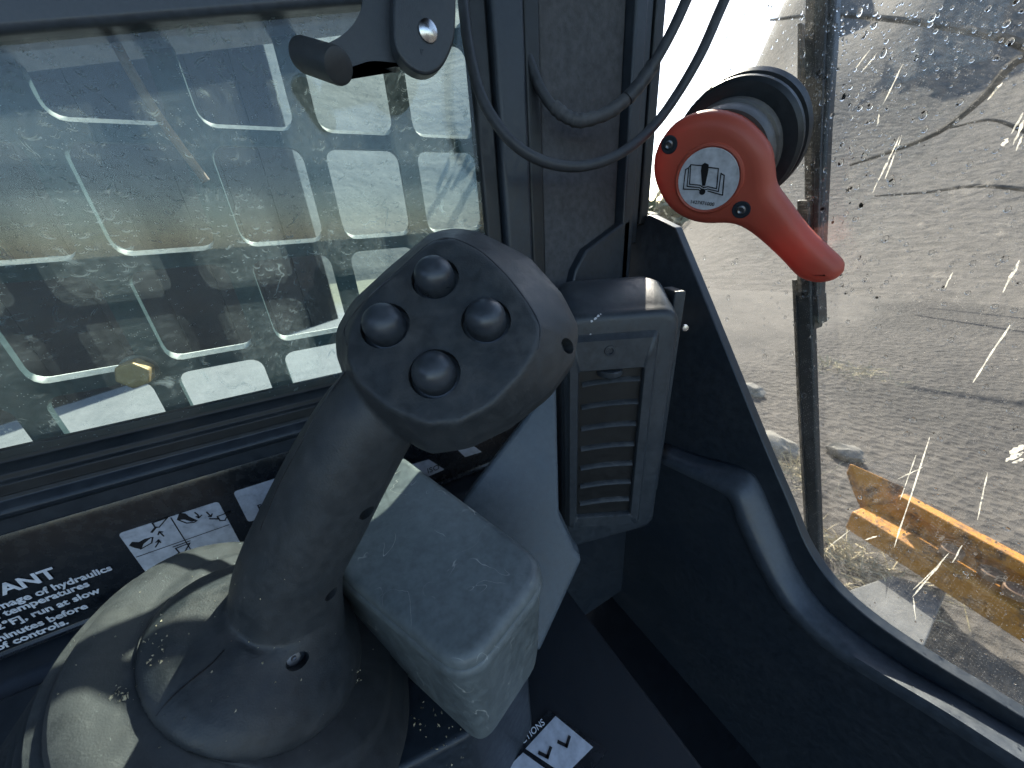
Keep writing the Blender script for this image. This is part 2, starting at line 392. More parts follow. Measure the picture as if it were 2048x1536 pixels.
rock(1690, 905, (.09, .06, .05), 'pale rounded stone right of the wiper above the orange steel')
rock(1548, 890, (.13, .10, .07), 'sunlit yellowish stone left of the wiper by the frame')
rock(1500, 780, (.10, .08, .06), 'grey stone left of the wiper, farthest of the stones')
c = [onz(*q, -1.38) for q in ((1782, 1150), (1895, 1180), (1850, 1290), (1640, 1330), (1600, 1215))]
tag(prism('broken_slab', c, (0, 0, -.06), M['slab'], bevel=.006), 'grey broken concrete slab below the orange attachment', 'slab')
def straw(px, py, lab, n=220, sp=.10):
    c = onz(px, py, -1.44); rr = random.Random(px); v, f = [], []
    for i in range(n):
        b = c + Vector((rr.gauss(0, sp), rr.gauss(0, sp * .6), 0)); d = Vector((rr.gauss(.3, .6), rr.gauss(0, .5), rr.uniform(.15, .7))).normalized()
        L = rr.uniform(.06, .16); w_ = d.orthogonal().normalized() * .0022; j = len(v)
        v += [b - w_, b + w_, b + d * L * .6 + w_ * .8, b + d * L + Vector((0, 0, -.02)), b + d * L * .6 - w_ * .8]; f += [(j, j + 1, j + 2, j + 4), (j + 4, j + 2, j + 3)]
    tag(mesh('dry_grass_tuft', v, f, M['straw'], smooth=False), lab, 'grass', kind='stuff')
straw(1700, 1120, 'pale dry grass tuft at the foot of the wiper')
straw(1690, 740, 'dry grass tuft right of the wiper, half way up', 160, .16)
straw(1560, 930, 'dry grass tuft beside the sunlit yellowish stone', 160, .14)
# bare tree ahead: limbs seen against the bright sky
tr = thing('bare_tree', 'bare tree with long thin limbs seen through the upper right of the front glass', 'tree', onz(2300, 420, -1.45))
base = Vector(tr.location)
top = base + Vector((0, 0, 2.6))
def limb(nm, pxs, Y, r):
    tube(nm, [ony(x, y, Y) for x, y in pxs], r, M['bark'], tr, N=6, rf=lambda s: 1.2 - .8 * s)
Yt = 9.0
T0 = ony(2330, 330, Yt); tr.location = (T0.x, T0.y, -1.45)
tube('trunk', [Vector((T0.x, T0.y, -1.5)), Vector((T0.x + .05, T0.y, 0)), T0, T0 + Vector((.1, 0, 2.2))], .16, M['bark'], tr, N=10, rf=lambda s: 1.2 - .6 * s)
limb('limb', [(2330, 330), (2200, 200), (2048, 92), (1900, 55), (1760, 36), (1640, 30), (1540, 40)], Yt, .055)
limb('limb', [(2330, 260), (2180, 140), (2048, 115), (1960, 200), (1880, 262), (1790, 300), (1700, 330)], Yt, .06)
limb('limb', [(2330, 420), (2200, 395), (2060, 380), (1950, 372), (1850, 385), (1750, 392)], Yt, .035)
limb('limb', [(2330, 330), (2200, 330), (2048, 262), (1980, 240), (1900, 256)], Yt, .03)

# ================================================================== THE CAB
XW = -.32                                     # inner face of the left wall panel
cab = thing('loader_cab', 'black cab of a compact loader around the joystick', 'cab', (-.32, .1, -.6))
# top rail over the side window (slopes up to the front)
pa, pb = onx(-260, 88, -.325), onx(760, 0, -.325)
prism('window_header', [pa, pb, pb + Vector((0, 0, .16)), pa + Vector((0, 0, .16))], (-.05, 0, 0), M['trimlit'], cab, bevel=.004)
# sill below the side glass: extruded profile
def extr(name, prof, y0, y1, mat, parent, **k):
    return prism(name, [(x, y0, z) for x, z in prof], (0, y1 - y0, 0), mat, parent, **k)
Y0, Y1 = -.62, .36
extr('window_seal', [(-.342, -.135), (-.342, -.113), (-.336, -.113), (-.335, -.1215), (-.322, -.124), (-.3215, -.1285), (-.318, -.1295), (-.318, -.138)], Y0, .19, M['rubber'], cab, bevel=.0012)
extr('window_sill', [(-.36, -.165), (-.36, -.136), (-.324, -.134), (-.319, -.1325), (-.3185, -.141), (-.312, -.144), (-.3105, -.1465), (-.3125, -.150), (-.319, -.1535), (-.3195, -.165)], Y0, .19, M['trim'], cab, bevel=.001)
extr('lower_panel', [(-.36, -.259), (-.36, -.1655), (-.3215, -.1655), (-.320, -.171), (-.320, -.256), (-.3185, -.2585), (-.3165, -.2595)], Y0, .345, M['panel'], cab, bevel=.001)
extr('side_ledge', [(-.36, -.60), (-.36, -.2605), (-.298, -.2635), (-.288, -.272), (-.283, -.60)], Y0, .345, M['trim'], cab, bevel=.003)
# front corner pillar (left wall between side glass and front glass)
def col(name, y0, y1, x, mat, z0=-.13, z1=.75, dep=.05, **k):
    return box(name, (x - dep, y0, z0), (x, y1, z1), mat, cab, **k)
box('pillar_seal', (-.345, .157, -.13), (-.329, .174, .75), M['rubber'], cab, bevel=.003)
box('pillar_trim', (-.36, .1745, -.13), (-.322, .205, .75), M['trim'], cab, bevel=.005)
box('pillar_trim', (-.36, .2055, -.13), (-.326, .222, .75), M['rubber'], cab, bevel=.003)
box('pillar_liner', (-.36, .2225, -.13), (-.330, .322, .75), M['felt'], cab, bevel=.002)
box('pillar_channel', (-.36, .3225, -.13), (-.318, .339, .75), M['trim'], cab, bevel=.003)
box('pillar_channel', (-.36, .3395, -.03), (-.324, .352, .75), M['trim'], cab, bevel=.002)
box('pillar_channel', (-.355, .3525, -.01), (-.3215, .366, .75), M['rubber'], cab, bevel=.002)
# brackets at the foot of the pillar
prism('pillar_bracket', [(-.318, .27, -.03), (-.318, .335, .0), (-.318, .335, -.13), (-.318, .23, -.13), (-.318, .255, -.05)], (-.015, 0, 0), M['trim'], cab, bevel=.003)
# front wall below the glass
YG = .36
P0 = [(1300, 430), (1350, 455), (1400, 575), (1465, 735), (1530, 895), (1580, 1012), (1612, 1090), (1650, 1150), (1700, 1205), (1775, 1265), (1870, 1328), (1960, 1383), (2048, 1437), (2250, 1560)]
PR = [(1330, 892), (1400, 918), (1460, 934), (1494, 948), (1510, 966), (1530, 1010), (1562, 1085), (1592, 1150), (1640, 1215), (1715, 1278), (1810, 1343), (1930, 1412), (2048, 1482), (2250, 1602)]
PL = [(1326, 912), (1396, 944), (1448, 968), (1472, 982), (1486, 1004), (1497, 1040), (1527, 1105), (1560, 1165), (1600, 1222), (1672, 1288), (1770, 1352), (1900, 1430), (2048, 1525), (2250, 1650)]
def sm(P): return [(v.x, v.y) for v in catmull([Vector((x, y, 0)) for x, y in P], 4)]
edge = [ony(x, y, YG) for x, y in P0[:2]] + [ony(x, y, YG) for x, y in sm(P0[1:])[1:]]
flo = -.75
prism('front_panel', edge + [Vector((.25, YG, flo)), Vector((-.36, YG, flo)), Vector((-.36, YG, edge[0].z))], (0, .012, 0), M['trim'], cab, bevel=.0015, ang=20)
rimR = [ony(x, y, .356) for x, y in sm(PR)]; rimL = [ony(x, y, .338) for x, y in sm(PL)]
mid = [(a + b) / 2 + Vector((.0, -.001, 0)) for a, b in zip(rimR, rimL)]
rim0 = [v + Vector((0, .006, 0)) for v in rimR]
inn = [v + Vector((-.006, -.0035, -.010)) for v in rimL]
loft('front_rim', [rim0, rimR, mid, rimL, inn], M['trimlit'], cab, closed=False, ang=60, solid=.002)
ti = [ony(1370, 932, .338), ony(1440, 968, .338)]
low = [Vector((v.x - .006, .3346, v.z - .010)) for v in inn]
prism('front_kick_panel', [Vector((v.x, .3350, v.z)) for v in inn] + [Vector((.3, .335, flo)), Vector((-.36, .335, flo)), Vector((-.36, .335, inn[0].z))], (0, .012, 0), M['trim'], cab, bevel=.002)
box('floor', (-.36, -.7, -.66), (.6, .36, -.64), M['footwell'], cab)
box('roof', (-.42, -.9, .62), (.62, .40, .66), M['trim'], cab, bevel=.01)
box('rear_wall', (-.42, -.92, -.64), (.62, -.88, .30), M['trim'], cab)
# panes
pane = prism('side_pane', [(-.3375, -.62, -.118), (-.3375, .166, -.118), (-.3375, .166, .42), (-.3375, -.62, .42)], (.004, 0, 0), M['sideglass'], cab, smooth=False)
fe = [Vector((v.x, .3725, v.z)) for v in edge]
fp = prism('front_pane', [v + Vector((-.004, 0, -.006)) for v in fe] + [Vector((.60, .3725, fe[-1].z)), Vector((.60, .3725, .62)), Vector((-.328, .3725, .62))], (0, .004, 0), M['frontglass'], cab, smooth=False)

# steel guard outside the side window: punched plate
def guard():
    t = thing('window_guard', 'dark punched steel guard with rounded square holes outside the side window', 'guard', (-.364, 0, -.3))
    py_, pz_ = .0747, .0779; hw, hh, rr = .0585, .0645, .009
    ycl, zbl = -.1145, .0788                      # lower left corner of one hole
    v, f = [], []
    n = 5; hole = rrect(hw, hh, rr, n); N = len(hole)
    def outer(i):                                 # matching point on the cell border
        x, y = hole[i]; q = i // n; sx, sy = ((1, 1), (-1, 1), (-1, -1), (1, -1))[q]
        k_ = (i % n) / (n - 1); cx, cy = sx * py_ / 2, sy * pz_ / 2
        if k_ == .5: return cx, cy
        first = k_ < .5
        horiz = (q % 2 == 0) == first              # on the vertical side first for q even
        return (cx, y) if horiz else (x, cy)
    out = [outer(i) for i in range(N)]
    th = .0060; X = -.36; seen = {}
    for ci in range(-6, 4):
        for rj in range(-4, 6):
            yc = ycl + hw / 2 + ci * py_; zc = zbl + hh / 2 - rj * pz_
            b = len(v)
            for X_ in (X, X - th):
                lowc = .0032 if X_ == X else 0           # the inner lower edge of each hole is chamfered
                v += [(X_, yc + y, zc + z - lowc * max(0, -math.sin(math.radians((i // n) * 90 + 90 * (i % n) / (n - 1)))) ** .5) for i, (y, z) in enumerate(hole)]; v += [(X_, yc + y, zc + z) for y, z in out]
            v += [(X - .0042, yc + y, zc + z) for y, z in hole]
            for i in range(N):
                j = (i + 1) % N
                f.append((b + i, b + j, b + N + j, b + N + i)); f.append((b + 2 * N + i, b + 2 * N + j, b + 3 * N + j, b + 3 * N + i))
                f.append((b + i, b + j, b + 4 * N + j, b + 4 * N + i)); f.append((b + 4 * N + i, b + 4 * N + j, b + 2 * N + j, b + 2 * N + i))
    me = bpy.data.meshes.new('plate'); me.from_pydata(v, [], f)
    bm = bmesh.new(); bm.from_mesh(me); bmesh.ops.remove_doubles(bm, verts=bm.verts, dist=1e-5); bmesh.ops.recalc_face_normals(bm, faces=bm.faces); bm.to_mesh(me); bm.free()
    fin('plate', me, M['guard'], t, ang=30)
guard()
def hexbolt(px, py, X, r, lab):
    c = onx(px, py, X); t = thing('guard_bolt', lab, 'bolt', c + Vector((-.02, 0, 0)))
    pts = [c + Vector((0, math.cos(a) * r, math.sin(a) * r)) for a in [math.radians(60 * i + 12) for i in range(6)]]
    prism('head', pts, (-.014, 0, 0), M['bolt'], t, bevel=.0015)
    lathe('washer', c + Vector((-.015, 0, 0)), (1, 0, 0), [(-.003, .004), (-.003, r * 1.1), (0, r * 1.1), (0, .004)], M['dark_steel'], t)
hexbolt(264, 752, -.345, .0105, 'rusty brass coloured hex bolt on the guard above the pale ground')
tag(tube('rusty_rod', [onx(205, 40, -.349), onx(305, 215, -.349), onx(412, 362, -.349)], .0028, M['rust'], N=10, rf=lambda s: 1), 'thin rusty rod leaning between the side glass and its guard', 'rod')

# ------------------------------------------------------------------ decals on the lower panel
XD = -.3195
def flat(name, pxs, x, mat, parent, th=.0003):
    return prism(name, [onx(a, b, x) for a, b in pxs], (-th, 0, 0), mat, parent, smooth=False)
def rounded(pts, r=.003, n=4):
    out = []; m = len(pts)
    for i in range(m):
        p, a, b = pts[i], pts[i - 1], pts[(i + 1) % m]
        d1 = (a - p).normalized() * r; d2 = (b - p).normalized() * r
        for k in range(n + 1):
            s = k / n; out.append((p + d1) * (1 - s) ** 2 + p * 2 * s * (1 - s) + (p + d2) * s * s)
    return out
def stroke(name, pts, w_, mat, parent, nvec, lift=.0002, closed=False):
    """flat inked line of width w_ along 3-D points"""
    P = [Vector(p) for p in pts]
    if closed: P = P + [P[0]]
    nvec = Vector(nvec).normalized(); v, f = [], []
    for a, b in zip(P[:-1], P[1:]):
        d = (b - a).normalized(); s = nvec.cross(d) * w_ / 2; i = len(v)
        e = d * w_ * .4
        v += [a - s - e + nvec * lift, b - s + e + nvec * lift, b + s + e + nvec * lift, a + s - e + nvec * lift]; f.append((i, i + 1, i + 2, i + 3))
    me = bpy.data.meshes.new(name); me.from_pydata([tuple(q) for q in v], [], f); return link(name, me, mat, parent)
def text(name, s, pos, xdir, ydir, size, mat, parent, align='RIGHT', bold=.02, th=.00015):
    cu = bpy.data.curves.new('t', 'FONT'); cu.body = s; cu.size = size; cu.align_x = align; cu.offset = bold * size; cu.extrude = th; cu.resolution_u = 3
    o = bpy.data.objects.new('t', cu); COL.objects.link(o); bpy.context.view_layer.update()
    me = evaluated(o, name)
    xd = Vector(xdir).normalized(); yd = Vector(ydir); yd = (yd - xd * yd.dot(xd)).normalized(); zd = xd.cross(yd)
    me.transform(Matrix(((xd.x, yd.x, zd.x, pos.x), (xd.y, yd.y, zd.y, pos.y), (xd.z, yd.z, zd.z, pos.z), (0, 0, 0, 1))))
    me.materials.clear(); return link(name, me, mat, parent)
NX = Vector((1, 0, 0)); UPZ = Vector((0, 0, 1)); FY = Vector((0, 1, 0))
d1 = thing('warning_text_decal', 'white IMPORTANT notice about hydraulics printed on the black side panel', 'decal', onx(60, 1260, XD))
text('heading', 'IMPORTANT', onx(118, 1152, XD + .0003), FY, UPZ, .0132, M['lettering'], d1, bold=.028)
for s, px in (('To prevent damage of hydraulics', (226, 1139)), ('at cold temperatures', (181, 1171)), ('below 0°C [32°F], run at slow', (202, 1184)), ('speed for 5 minutes before', (177, 1215)), ('the use of controls.', (139, 1246))):
    text('text_line', s, onx(px[0], px[1], XD + .0003), FY, UPZ, .0079, M['lettering'], d1, bold=.028)
def Z7(x, y): return (x * .2734, 920 + y * .2734)
d2 = thing('bucket_control_decal', 'white four field pictogram decal of bucket and arm movements behind the boot', 'decal', onx(370, 1090, XD))
q = [onx(*Z7(*p), XD) for p in ((862, 540), (1585, 283), (1900, 545), (1200, 905))]
# make it a true rectangle on the wall
y0, z0 = q[0].y, q[0].z; y1_ = q[1].y; z1_ = q[3].z
ym, zm = onx(*Z7(1240, 405), XD).y, onx(*Z7(1010, 705), XD).z
rect = [Vector((XD, y0, z0)), Vector((XD, y1_, z0)), Vector((XD, y1_, z1_ - .006)), Vector((XD, y0, z1_ - .006))]
stk2 = prism('sticker', rounded(rect), (-.0003, 0, 0), M['white'], d2, smooth=False)
stroke('grid_line', [(XD, ym, z0 - .001), (XD, ym, z1_ - .005)], .0007, M['ink'], stk2, NX)
stroke('grid_line', [(XD, y0 + .001, zm), (XD, y1_ - .001, zm)], .0007, M['ink'], stk2, NX)
def zx(pts): return [onx(*Z7(*p), XD) for p in pts]
def ink_line(nm, pts, w_=.0009, closed=False, par=None): stroke(nm, zx(pts), w_, M['ink'], par or stk2, NX, .0003, closed)
def ink_fill(nm, pts, par=None): prism(nm, [p + Vector((.0004, 0, 0)) for p in zx(pts)], (-.0003, 0, 0), M['ink'], par or stk2, smooth=False)
ink_line('bucket_symbol', [(1115, 460), (1225, 420), (1165, 490), (1135, 490)], closed=True)
ink_line('arm_symbol', [(1140, 490), (1112, 525)], .0016)
ink_line('arrow_symbol', [(1198, 555), (1165, 522)]); ink_line('arrow_symbol', [(1158, 545), (1165, 522), (1190, 525)])
ink_fill('machine_symbol', [(945, 625), (965, 598), (1015, 600), (1060, 575), (1110, 565), (1045, 610), (1030, 650), (985, 640)])
ink_line('machine_symbol', [(1030, 650), (1110, 605), (1118, 565), (1100, 568), (1045, 612)], closed=True)
ink_line('arrow_symbol', [(1138, 635), (1158, 605), (1160, 582)]); ink_line('arrow_symbol', [(1142, 600), (1160, 582), (1175, 602)])
ink_fill('machine_symbol', [(1295, 432), (1312, 388), (1355, 390), (1382, 412), (1440, 440), (1405, 450), (1340, 430)])
ink_line('machine_symbol', [(1300, 435), (1365, 460), (1420, 455), (1440, 442), (1340, 430)], closed=True)
ink_line('arrow_symbol', [(1425, 382), (1448, 400), (1455, 422)]); ink_line('arrow_symbol', [(1435, 412), (1455, 422), (1475, 402)])
ink_line('arrow_symbol', [(1512, 380), (1545, 412)]); ink_line('arrow_symbol', [(1525, 412), (1545, 412), (1552, 392)])
ink_line('bucket_symbol', [(1590, 412), (1680, 378), (1645, 440), (1610, 442)], closed=True)
ink_line('arm_symbol', [(1600, 430), (1535, 428)], .0012)
ink_line('arrow_symbol', [(1268, 634), (1390, 590)]); ink_line('arrow_symbol', [(1340, 702), (1462, 656)])
ink_line('bucket_symbol', [(1285, 645), (1390, 605), (1350, 675), (1315, 680)], closed=True)
ink_line('arm_symbol', [(1312, 680), (1270, 705)], .0016)
ink_line('machine_symbol', [(1160, 828), (1265, 738), (1270, 760), (1240, 795)], closed=True)
d3 = thing('blank_control_decal', 'white decal half hidden behind the joystick handle', 'decal', onx(510, 1000, XD))
ya = onx(466, 984, XD); 
rect = [Vector((XD, ya.y, ya.z)), Vector((XD, ya.y + .075, ya.z)), Vector((XD, ya.y + .075, ya.z - .034)), Vector((XD, ya.y, ya.z - .034))]
prism('sticker', rounded(rect), (-.0003, 0, 0), M['white'], d3, smooth=False)
text('letter', 'R', onx(517, 1020, XD + .0003), FY, UPZ, .0075, M['ink'], d3, align='LEFT', bold=.01)
d4 = thing('iso_decal', 'small white decal reading ISO beside the grey box', 'decal', onx(860, 940, XD))
c = onx(861, 936, XD)
pts = [onx(*p, XD) for p in ((820, 930), (858, 919), (889, 939), (852, 955))]
prism('sticker', rounded(pts, .002), (-.0003, 0, 0), M['white'], d4, smooth=False)
text('letters', 'ISO', onx(855, 947, XD + .0003), FY, UPZ, .0092, M['ink'], d4, align='LEFT', bold=.0)
d5 = tag(prism('grey_decal', [onx(*p, XD) for p in ((905, 890), (938, 885), (964, 904), (930, 914))], (-.0003, 0, 0), M['white'], smooth=False), 'small grey decal just below the joystick head', 'decal')

# ------------------------------------------------------------------ console under the joystick and grey box
ZB = -.175
k1, k2, k3, k4 = [onz(*p, ZB) for p in ((800, 905), (1105, 1128), (928, 1352), (690, 1153))]
e12 = (k2 - k1).normalized()
k1b = k1 - e12 * .06; k4b = k4 + (k4 - k3).normalized() * .10
cb = thing('console_box', 'grey plastic console box with a scratched lid next to the boot', 'console', (k2 + k3 + k1 + k4) / 4 + Vector((0, 0, -.07)))
def corner_round(poly, radii, n=6):
    out = []; m = len(poly)
    for i in range(m):
        p, a, b = poly[i], poly[i - 1], poly[(i + 1) % m]; r = radii[i]
        d1_ = (a - p).normalized() * r; d2_ = (b - p).normalized() * r
        for k in range(n + 1):
            s = k / n; out.append((p + d1_) * (1 - s) ** 2 + p * 2 * s * (1 - s) + (p + d2_) * s * s)
    return out
base_poly = corner_round([k1b, k2, k3, k4b], [.012, .020, .017, .012])
cen = sum(base_poly, Vector()) / len(base_poly)
def inset(poly, d, dz):
    m = len(poly); out = []
    for i in range(m):
        t_ = (poly[(i + 1) % m] - poly[i - 1]).normalized(); nn = Vector((t_.y, -t_.x, 0))
        if nn.dot(poly[i] - cen) < 0: nn = -nn
        out.append(poly[i] - nn * d + Vector((0, 0, dz)))
    return out
loft('lid', [inset(base_poly, .0022, -.0075), inset(base_poly, .0002, -.0070), inset(base_poly, .0, -.0045), inset(base_poly, .0012, -.0018), inset(base_poly, .0035, -.0004), inset(base_poly, .006, 0), [cen.lerp(p, .5) for p in inset(base_poly, .006, 0)], [cen.lerp(p, .02) for p in inset(base_poly, .006, 0)]], M['console'], cb, ang=50)
loft('body', [inset(base_poly, .0012, -.0078), inset(base_poly, -.0004, -.0095), inset(base_poly, -.0006, -.013), inset(base_poly, .001, -.020), inset(base_poly, .004, -.070), inset(base_poly, .006, -.0865)], M['console'], cb, ang=50)
cs = thing('joystick_console', 'dark console shelf that carries the boot and the grey box', 'console', (-.18, -.1, -.6))
prism('shelf', [Vector((-.284, -.45, -.262)), Vector((-.075, -.45, -.262)), Vector((-.112, -.03, -.262)), Vector((-.106, .012, -.262)), Vector((-.130, .065, -.262)), Vector((-.284, .06, -.262))], (0, 0, -.25), M['trim'], cs, bevel=.004)

# ------------------------------------------------------------------ joystick
js = thing('joystick', 'black joystick with four domed buttons and a ribbed rubber boot', 'joystick', at(455, 1430, .20))
HP = [((553, 1248), .178, 104), ((585, 1140), .172, 106), ((640, 1022), .166, 109), ((695, 915), .161, 108), ((750, 825), .158, 104), ((815, 745), .157, 92)]
hc = [at(p[0], p[1], d) for p, d, r in HP]; hr = [r * d / FPX * .90 for p, d, r in HP]
AX = Vector((-.03, .73, .68)).normalized()           # the joystick pod leans forward
cc = at(535, 1288, .178)                             # centre of the collar rim
hc[0] = cc + AX * .018; hr[0] = .0242
# head
NH = Vector((.66, -.35, .66)).normalized(); PH = at(870, 650, .135)
plat = [(700, 655), (735, 598), (800, 540), (862, 486), (905, 478), (960, 503), (1010, 548), (1052, 600), (1078, 650), (1072, 700), (1040, 752), (985, 812), (920, 846), (850, 852), (770, 815), (712, 765), (692, 712)]
sil = [(668, 664), (700, 606), (780, 532), (862, 465), (905, 455), (955, 460), (1060, 512), (1128, 588), (1161, 655), (1150, 722), (1102, 786), (1020, 850), (935, 892), (850, 905), (760, 850), (690, 765), (671, 712)]
UH = (onp(970, 650, PH, NH) - PH).normalized(); VH = NH.cross(UH)
def to2(poly, off):
    P = PH - NH * off; return [((v - P).dot(UH), (v - P).dot(VH)) for v in [onp(x, y, P, NH) for x, y in poly]]
def polar(poly, N=64):
    out = []
    for i in range(N):
        a = 2 * math.pi * i / N; dx, dy = math.cos(a), math.sin(a); best = .02
        for (x1, y1), (x2, y2) in zip(poly, poly[1:] + poly[:1]):
            ex, ey = x2 - x1, y2 - y1; den = dx * ey - dy * ex
            if abs(den) < 1e-12: continue
            t_ = (x1 * ey - y1 * ex) / den; s = (x1 * dy - y1 * dx) / den
            if t_ > 0 and -1e-9 <= s <= 1 + 1e-9: best = t_
        out.append(best)
    return out
ra = polar(to2(plat, 0)); rb = polar(to2(sil, .022))
def hring(off, rad): 
    N = len(rad); return [PH - NH * off + UH * (math.cos(2 * math.pi * i / N) * rad[i]) + VH * (math.sin(2 * math.pi * i / N) * rad[i]) for i in range(N)]
def lerp(k): return [a * (1 - k) + b * k for a, b in zip(ra, rb)]
hrings = [hring(0, [r * .6 for r in ra]), hring(0, [r * .985 for r in ra]), hring(.0010, lerp(.05)), hring(.0028, lerp(.14)), hring(.009, lerp(.46)), hring(.0165, lerp(.80)), hring(.0215, lerp(.97)), hring(.025, lerp(1.0)), hring(.031, lerp(1.0)), hring(.038, [r * .94 for r in rb]), hring(.045, [r * .80 for r in rb]), hring(.049, [r * .5 for r in rb])]
head = loft('tmp_head', hrings, None)
# handle with flared skirt
prof = []
up_ = NH
for s, r in ((-.0010, .0), (-.001, .0490), (.0015, .0498), (.0045, .0490), (.0085, .0466), (.0120, .0428), (.0152, .0376), (.0180, .0325), (.0205, .0288)):
    prof.append((cc + AX * s, AX, max(r, .001)))
C = catmull(hc, 6); n_ = len(C)
for i, c in enumerate(C):
    if i < 2: continue
    u = i / (n_ - 1) * (len(hr) - 1); j = min(int(u), len(hr) - 2); r = hr[j] + (hr[j + 1] - hr[j]) * (u - j)
    t_ = (C[min(i + 1, n_ - 1)] - C[max(i - 1, 0)]).normalized()
    prof.append((c, t_, r))
hand = loft('tmp_handle', [ring(c, t_, r, 40, r * 1.04, up=NH) for c, t_, r in prof], None)
bm = bmesh.new(); bm.from_mesh(head.data); bm.from_mesh(hand.data)
me = bpy.data.meshes.new('grip'); bm.to_mesh(me); bm.free(); bpy.data.objects.remove(head); bpy.data.objects.remove(hand)
tmp = bpy.data.objects.new('tmp', me); COL.objects.link(tmp)
m_ = tmp.modifiers.new('r', 'REMESH'); m_.mode = 'VOXEL'; m_.voxel_size = .0011; m_.use_smooth_shade = True
m_ = tmp.modifiers.new('s', 'SMOOTH'); m_.factor = .5; m_.iterations = 3
cut = bmesh.new()
def cutter(c, n, r, depth, out=.01, N=24, r2=None):
    n = Vector(n).normalized(); a = ring(c - n * depth, n, r, N, r2, up=VH); b = ring(c + n * out, n, r, N, r2, up=VH)
    va = [cut.verts.new(v) for v in a]; vb = [cut.verts.new(v) for v in b]
    cut.faces.new(va[::-1]); cut.faces.new(vb)
    for i in range(N): cut.faces.new((va[i], va[(i + 1) % N], vb[(i + 1) % N], vb[i]))
BT = [onp(x, y, PH, NH) for x, y in ((870, 556), (770, 651), (972, 641), (869, 747))]
for p in BT: cutter(p, NH, .0097, .0042)
bmesh.ops.recalc_face_normals(cut, faces=cut.faces)
cme = bpy.data.meshes.new('cut'); cut.to_mesh(cme); cut.free(); co = bpy.data.objects.new('cut', cme); COL.objects.link(co)
m_ = tmp.modifiers.new('b', 'BOOLEAN'); m_.operation = 'DIFFERENCE'; m_.object = co; m_.solver = 'EXACT'
bpy.context.view_layer.update()
me = evaluated(tmp, 'grip'); 
# screw recesses let into the grip where the sight lines meet it
from mathutils.bvhtree import BVHTree
bm = bmesh.new(); bm.from_mesh(me); bvh = BVHTree.FromBMesh(bm); bm.free()
cut = bmesh.new(); recess = []
for px, py, r, r2 in ((735, 1026, .0045, .0034), (664, 1188, .0046, .0030), (596, 1322, .0050, .0034), (1136, 692, .0050, .0032)):
    h = bvh.ray_cast(Vector((0, 0, 0)), Vector(ray(px, py)).normalized())
    if h[0] is None: continue
    nn = (h[1] - Vector(ray(px, py)).normalized() * .3).normalized(); cutter(h[0], nn, r, .007, N=16, r2=r2); recess.append((h[0], nn))
bmesh.ops.recalc_face_normals(cut, faces=cut.faces); cut.to_mesh(cme); cut.free()
tmp = bpy.data.objects.new('tmp', me); COL.objects.link(tmp)
m_ = tmp.modifiers.new('b', 'BOOLEAN'); m_.operation = 'DIFFERENCE'; m_.object = co; m_.solver = 'EXACT'
bpy.context.view_layer.update(); me = evaluated(tmp, 'grip'); bpy.data.objects.remove(co)
me.materials.clear(); grip = fin('grip', me, M['handle'], js, ang=45)
for p in BT:
    b = lathe('button', p, NH, [(-.0045, .0094), (-.0030, .0092), (-.0026, .0080)] + [(.0022 + 0 * i, .0078) for i in range(1)] + [(.0022 + .0066 * math.sin(math.radians(a)), .0078 * math.cos(math.radians(a))) for a in range(10, 90, 9)] + [(.0088, .0002)], M['button'], js, N=32, ang=50)
for p, nn in recess:
    lathe('screw', p, nn, [(-.0068, .0028), (-.0060, .0028), (-.0058, .0012), (-.0064, .0002)], M['dark_steel'], js, N=12)
# seams
def on_grip(px, py, lift=0.0):
    d = Vector(ray(px, py)).normalized(); h = bvh.ray_cast(Vector((0, 0, 0)), d)
    return h[0] + h[1] * lift if h[0] else None
for path in ([(448, 1300), (420, 1330), (380, 1362), (340, 1398), (312, 1432), (303, 1450)], [(694, 690), (690, 655), (735, 596), (800, 538), (862, 485), (905, 477), (960, 502), (1010, 547), (1052, 600), (1079, 650), (1076, 700)], [(690, 742), (650, 800), (606, 880), (560, 965), (520, 1060)]):
    P = [on_grip(x, y, -.0001) for x, y in path]; P = [p for p in P if p]
    if len(P) > 2: tube('seam', P, .00035, M['ink'], js, N=6, n=6)
# boot: rubber cone round the collar, shoulder, stacked folds
BU = (at(845, 1380, .19) - at(60, 1400, .2)); BU = (BU - AX * BU.dot(AX)).normalized(); BV = AX.cross(BU)
C1 = onp(572, 1291, cc - AX * .006, AX); RS = .0855 * float((ROT @ np.array(C1))[2]) / .20
def bring(c, h, r, e=2.3, N=84):
    out = []; k = math.radians(30)
    for i in range(N):
        a = 2 * math.pi * i / N; ca, sa = math.cos(a), math.sin(a)
        x = math.copysign(abs(ca) ** (2 / e), ca) * r; y = math.copysign(abs(sa) ** (2 / e), sa) * r
        out.append(c + AX * h + BU * (x * math.cos(k) - y * math.sin(k)) + BV * (x * math.sin(k) + y * math.cos(k)))
    return out
br = [bring(cc, 0, .030, 2), bring(cc, 0, .0510, 2), bring(C1, .0052, RS * .735), bring(C1, .0048, RS * .755), bring(C1, .0026, RS * .785), bring(C1, .0020, RS * .81), bring(C1, .0008, RS * .90), bring(C1, -.0008, RS * .955), bring(C1, -.0034, RS * .985)]
h, r = -.006, RS * .985
for k in range(8):
    br += [bring(C1, h, r), bring(C1, h - .0010, r - .0016), bring(C1, h - .0022, r - .0004), bring(C1, h - .0040, r + .0024), bring(C1, h - .0054, r + .0020)]
    h -= .0062; r -= .0004
br += [bring(C1, h, r)]
loft('boot', br, M['boot'], js, ang=38)

